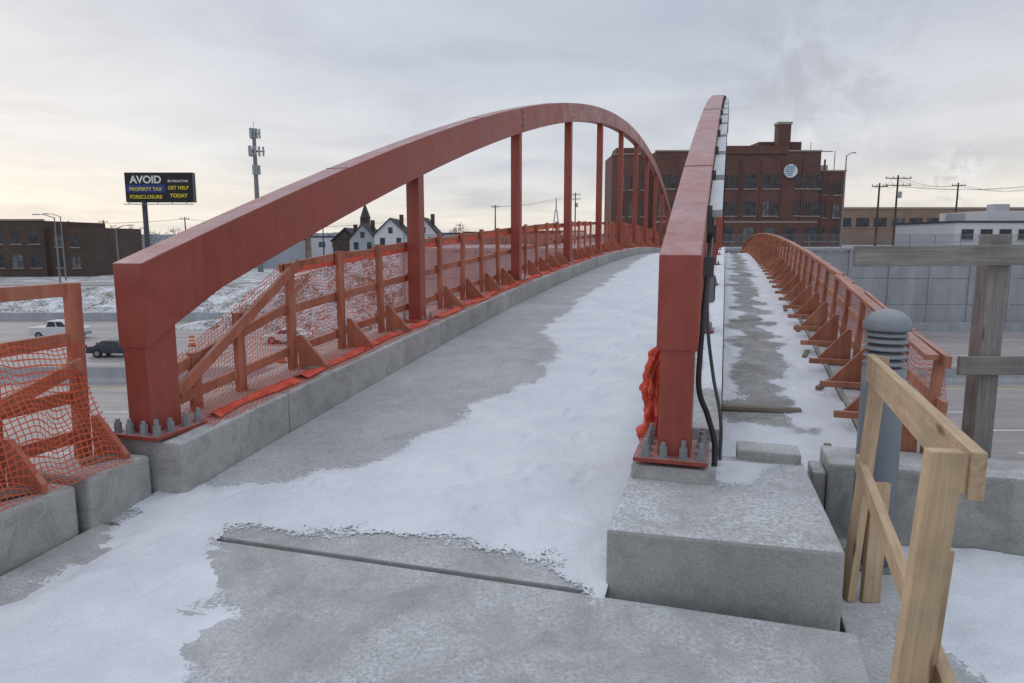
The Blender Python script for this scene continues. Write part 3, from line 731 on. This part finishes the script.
b=B('cell_tower'); b.P('mast','steel'); b.P('antenna','metalroof'); x0,yy=-53.6,150
b.cyl('mast',(x0,yy,-5),(x0,yy,24.6),.62,.36,n=12)
for zz,R in ((23.6,1.3),(20.0,2.0),(16.2,.9)):
    for k in range(3):
        a=2*math.pi*k/3+.3; a2=2*math.pi*(k+1)/3+.3
        p=Vector((x0+R*math.cos(a),yy+R*math.sin(a),zz)); q=Vector((x0+R*math.cos(a2),yy+R*math.sin(a2),zz))
        b.cyl('mast',p,q,.09,n=6); b.cyl('mast',(x0,yy,zz),p,.08,n=6)
        for t in (.1,.37,.63,.9):
            c=p.lerp(q,t); b.box('antenna',(c.x-.17,c.y-.12,zz-.95),(c.x+.17,c.y+.12,zz+.95))
b.cyl('mast',(x0,yy,24.6),(x0,yy,26),.05,n=5); b.done()

def upole(x,y,zb,zt,arms=1,w=2.4,mat='poleW'):
    b=B('utility_pole'); b.P('pole',mat); b.P('crossarm',mat); b.P('insulator','metalroof')
    b.cyl('pole',(x,y,zb),(x,y,zt),.20,.13,n=8)
    for k in range(arms):
        z=zt-.5-k*1.1; b.box('crossarm',(x-w/2,y-.2,z-.07),(x+w/2,y-.08,z+.07))
        for t in (-.46,-.2,.2,.46): b.cyl('insulator',(x+w*t,y-.14,z+.07),(x+w*t,y-.14,z+.35),.06,n=6)
    if arms>1: b.P('transformer','metalroof'); b.cyl('transformer',(x+.4,y-.2,zt-3.6),(x+.4,y-.2,zt-2.6),.28,n=10)
    b.done()
for a in ((62,115,.5,12.0,2,4.2),(55.5,108,.5,10.2,1,2.4),(78,125,.5,11.6,1,2.4),(88,118,.5,11.5,1,2.4),(-4,170,0,10.0,1,2),(16,180,0,13.5,2,2.6),(-100,160,-5,6.0,1,2.2),(-95,165,-5,6.3,1,2.2),(-76,165,-5,7.0,1,2.2),(-88,170,-5,5.0,1,2.2),(-106,160,-5,6.4,1,2.2),(-48,180,-5,5.5,1,2.2),(-26,200,-4,8.8,1,2.2),(102,140,.5,12,1,2.4)): upole(*a)
b=B('power_line'); b.P('wire','black')
for z0,(xa,ya,za),(xb,yb,zb) in [(0,(55.5,108,9.7),(62,115,11.5)),(0,(62,115,11.5),(78,125,11.2)),(0,(78,125,11.2),(102,140,11.6)),(0,(62,115,10.3),(88,118,10.8)),(0,(-106,160,5.9),(-76,165,6.6)),(0,(-76,165,6.6),(-48,180,5.1)),(0,(-48,180,5.1),(-26,200,8.4)),(0,(-4,170,9.6),(16,180,13.1))]:
    for off in (-.8,.8):
        pts=[Vector((xa+(xb-xa)*t+off,ya+(yb-ya)*t,za+(zb-za)*t-1.2*4*t*(1-t)*.6)) for t in [i/10 for i in range(11)]]
        for p,q in zip(pts,pts[1:]): b.cyl('wire',p,q,.022,n=4,caps=False)
b.done()
def lamp(x,y,zb,zt,dx,mat='steel'):
    b=B('street_lamp'); b.P('pole',mat); b.P('head','metalroof'); b.cyl('pole',(x,y,zb),(x,y,zt),.14,.08,n=8)
    b.cyl('pole',(x,y,zt-.1),(x+dx*.6,y,zt+.35),.06,n=6); b.cyl('pole',(x+dx*.6,y,zt+.35),(x+dx,y,zt+.4),.05,n=6); b.box('head',(min(x+dx,x+dx*1.4),y-.15,zt+.33),(max(x+dx,x+dx*1.4),y+.15,zt+.48)); b.done()
lamp(-67,104,-5,5.0,-2.2); lamp(-75,118,-5,5.6,-2); lamp(46.5,100,.5,13.3,.9); lamp(-57,102,-5,3.4,1.8); lamp(96,100,.5,9,-2); lamp(-88,103,-5,4.6,2)

for (x,yy,h) in ((62,1000,60),):
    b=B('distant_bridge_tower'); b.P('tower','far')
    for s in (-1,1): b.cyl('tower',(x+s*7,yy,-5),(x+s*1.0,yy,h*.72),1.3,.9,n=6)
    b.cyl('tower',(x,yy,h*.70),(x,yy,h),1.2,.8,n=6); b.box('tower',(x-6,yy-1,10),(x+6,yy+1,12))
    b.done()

b=B('distant_trees'); b.P('twigs',simple('bare_twigs',(.10,.085,.075),.9,.3,.5))
random.seed(11)
vs=[];fs=[]
def crown(cx,cy,zb,h,r,n):
    b.cyl('twigs',(cx,cy,zb),(cx,cy,zb+h*.5),.25,.12,n=5)
    for k in range(n):
        a=random.uniform(0,6.28); rr=r*random.random()**.5; zz=zb+h*(.3+.7*random.random()); rr*=math.sin(math.pi*min(1,(zz-zb)/h)*.9+.15)
        p=Vector((cx+rr*math.cos(a),cy+rr*math.sin(a),zz)); d=Vector((math.cos(a)*.6+random.uniform(-.4,.4),math.sin(a)*.6,random.uniform(.2,1.2)))*random.uniform(.6,1.5)
        s=Vector((random.uniform(.04,.12),0,random.uniform(-.04,.04)))
        o=len(vs); vs.extend([p-s,p+s,p+d]); fs.append((o,o+1,o+2))
for i in range(46):
    x=random.uniform(-150,-10); yy=random.uniform(205,300); crown(x,yy,-5,random.uniform(8,11.5),random.uniform(3,5),150)
for i in range(12): crown(random.uniform(95,160),random.uniform(200,260),0,random.uniform(7,12),4,150)
b.add('twigs',vs,fs); b.done()
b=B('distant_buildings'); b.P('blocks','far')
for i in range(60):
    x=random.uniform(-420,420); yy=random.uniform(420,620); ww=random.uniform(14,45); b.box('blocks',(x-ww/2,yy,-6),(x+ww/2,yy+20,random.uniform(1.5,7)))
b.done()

# ------------------------------------------------------------------ vehicles
def vehicle(name,x,y,z,L,H,W,kind,mat,flip=1):
    F=Matrix.Translation((x,y,z))@Matrix.Rotation(0 if flip>0 else math.pi,4,'Z')
    b=B(name,F); b.P('body',mat,.05); b.P('cab',mat,.05); b.P('glass','glass'); b.P('wheel','tyre'); b.P('rim','galv'); b.P('tail_lamp','redl'); b.P('bumper','galv',.02)
    h=L/2; g=.38
    if kind=='pickup':
        low=[(-h,g),(h-.1,g),(h,g+.25),(h,1.05),(h-.25,1.18),(.95,1.22),(-h,1.20)]
        cab=[(-.95,1.2),(1.35,1.2),(.65,H),(-.75,H)]
    else:
        low=[(-h,g),(h-.1,g),(h,g+.2),(h-.05,.75),(1.2,.92),(-h+.3,.98),(-h,.85)]
        cab=[(-1.75,.94),(1.15,.90),(.35,H),(-.95,H)]
    b.prism('body',low,'y',-W/2,W/2)
    cx=[[(q[0],-W/2+.04+(.14 if q[1]==H else 0),q[1]) for q in cab],[(q[0],W/2-.04-(.14 if q[1]==H else 0),q[1]) for q in cab]]
    b.loft('cab',cx)
    x0,x1,x2,x3=cab[0][0],cab[1][0],cab[2][0],cab[3][0]; zb=cab[0][1]+.06; zt=H-.1
    for s in (-1,1):
        for (u0,u1) in ((.06,.48),(.54,.95)):
            def pt(u,t):
                xa=x0+(x1-x0)*u; xb=x3+(x2-x3)*u; t2=(zb+(zt-zb)*t-cab[0][1])/(H-cab[0][1])
                return (xa+(xb-xa)*t2, s*(W/2-.04-.14*t2+.012), zb+(zt-zb)*t)
            b.add('glass',[pt(u0,0),pt(u1,0),pt(u1,1),pt(u0,1)],[(0,1,2,3)])
    b.add('glass',[(x1-.03,-W/2+.15,zb),(x1-.03,W/2-.15,zb),(x2+.09,W/2-.25,zt),(x2+.09,-W/2+.25,zt)],[(0,1,2,3)])
    for wx in (-h+.95,h-.95):
        for s in (-1,1):
            b.cyl('wheel',(wx,s*(W/2-.2),.37),(wx,s*(W/2+.02),.37),.37,n=20); b.cyl('rim',(wx,s*(W/2+.02),.37),(wx,s*(W/2+.03),.37),.21,n=16)
    for s in (-1,1): b.box('tail_lamp',(-h-.02,s*(W/2-.12)-.08,.8),(-h+.06,s*(W/2-.12)+.08,1.1))
    b.box('bumper',(-h-.08,-W/2+.05,.42),(-h+.02,W/2-.05,.6)); b.box('bumper',(h-.02,-W/2+.05,.4),(h+.08,W/2-.05,.6))
    b.done()
vehicle('pickup_truck',-46.5,71.5,FZ+.01,5.2,1.85,1.9,'pickup','carw',1)
vehicle('sedan_car',-34.2,60,FZ+.01,4.5,1.45,1.8,'car','card',1)
vehicle('sedan_car',-22,68,FZ+.01,4.5,1.45,1.8,'car','carw',-1)
def barrel(x,y,z):
    b=B('traffic_barrel'); b.P('drum','orange'); b.P('stripe','wht'); b.P('base','tyre')
    b.cyl('base',(x,y,z),(x,y,z+.06),.38,n=14); b.cyl('drum',(x,y,z+.06),(x,y,z+1.0),.29,.24,n=16)
    for k in range(2): b.cyl('stripe',(x,y,z+.35+k*.3),(x,y,z+.48+k*.3),.283-.015*k,.277-.015*k,n=16)
    b.done()
for p in ((-26,61),(-30.5,66),(-19,57)): barrel(p[0],p[1],FZ)

# ------------------------------------------------------------------ sky, sun, camera
w=bpy.data.worlds.new('World'); scn.world=w; w.use_nodes=True; nt=w.node_tree; bg=nt.nodes['Background']
SE,SA=math.radians(24),math.radians(-50)
sky=N(nt,'ShaderNodeTexSky',sky_type='NISHITA'); sky.sun_disc=False; sky.sun_elevation=SE; sky.sun_rotation=SA; sky.dust_density=3
tc=N(nt,'ShaderNodeTexCoord').outputs['Generated']; sp=N(nt,'ShaderNodeSeparateXYZ'); lk(nt,tc,sp.inputs[0])
zz=mth(nt,'MAXIMUM',sp.outputs['Z'],0.0)
den=mth(nt,'ADD',zz,.09); cb=N(nt,'ShaderNodeCombineXYZ')
lk(nt,mth(nt,'DIVIDE',sp.outputs['X'],den),cb.inputs[0]); lk(nt,mth(nt,'DIVIDE',sp.outputs['Y'],den),cb.inputs[1])
cn=noi(nt,cb.outputs[0],.8,6,.55,.4); cn2=noi(nt,cb.outputs[0],.28,3,.6,.2)
zw=mth(nt,'ADD',zz,mth(nt,'MULTIPLY',mth(nt,'SUBTRACT',cn2,.5),.16))
base=ramp(nt,zw,[(0.0,(.90,.83,.73)),(.05,(.81,.785,.745)),(.11,(.69,.705,.74)),(.22,(.575,.615,.69)),(.40,(.53,.575,.67)),(.8,(.95,1.02,1.13))])
c=mix(nt,1,base,ramp(nt,cn,[(.28,(.77,.79,.84)),(.5,(.97,.97,.98)),(.72,(1.13,1.125,1.11))]),'MULTIPLY')
def blob(dx,dy,dz,pw):
    n=N(nt,'ShaderNodeVectorMath',operation='DOT_PRODUCT'); lk(nt,tc,n.inputs[0]); v=Vector((dx,dy,dz)).normalized(); n.inputs[1].default_value=v
    return mth(nt,'POWER',mth(nt,'MAXIMUM',n.outputs['Value'],0.0),pw)
g=mth(nt,'MULTIPLY',blob(-.6,1,.0,30),.20); c=mix(nt,g,c,(1.10,1.0,.85))
g=mth(nt,'MULTIPLY',blob(.75,1,.06,40),.22); c=mix(nt,g,c,(1.02,.93,.82))
pn=noi(nt,tc,16,5,.62,.5)
g=mth(nt,'MULTIPLY',mth(nt,'MULTIPLY',blob(.41,1,.235,170),ramp(nt,pn,[(.44,0.0),(.60,1.0)])),.65); c=mix(nt,g,c,(.44,.455,.505))
# steam rising from a stack beyond the utility poles: grey body, pale lit edge
pn2=noi(nt,tc,46,5,.62,.6)
g=mth(nt,'MULTIPLY',mth(nt,'MULTIPLY',blob(.625,1,.092,2600),ramp(nt,pn2,[(.47,0.0),(.56,1.0)])),.9,clamp=True); c=mix(nt,g,c,(.86,.85,.85))
g=mth(nt,'MULTIPLY',mth(nt,'MULTIPLY',blob(.615,1,.085,2200),ramp(nt,pn2,[(.36,1.0),(.46,0.0)])),.8,clamp=True); c=mix(nt,g,c,(.56,.565,.60))
sk=mix(nt,1,sky.outputs[0],(.10,.10,.10),'MULTIPLY')
c=mix(nt,.08,c,sk)
lk(nt,c,bg.inputs['Color']); bg.inputs['Strength'].default_value=1.05
sun=bpy.data.lights.new('sun','SUN'); sun.energy=.5; sun.angle=math.radians(20); sun.color=(1,.96,.92)
so=bpy.data.objects.new('sun',sun); scn.collection.objects.link(so)
d=Vector((math.sin(SA)*math.cos(SE),math.cos(SA)*math.cos(SE),math.sin(SE))); so.rotation_euler=d.to_track_quat('Z','Y').to_euler(); so.location=(0,0,30)
cam=bpy.data.cameras.new('camera'); cam.sensor_width=36; cam.lens=700/1024*36; cam.clip_start=.05; cam.clip_end=9000
co=bpy.data.objects.new('camera',cam); scn.collection.objects.link(co); co.location=(0,0,1.7); co.rotation_euler=(math.radians(90-8.25),0,0); scn.camera=co
scn.view_settings.view_transform='Standard'; scn.view_settings.look='None'; scn.view_settings.exposure=0
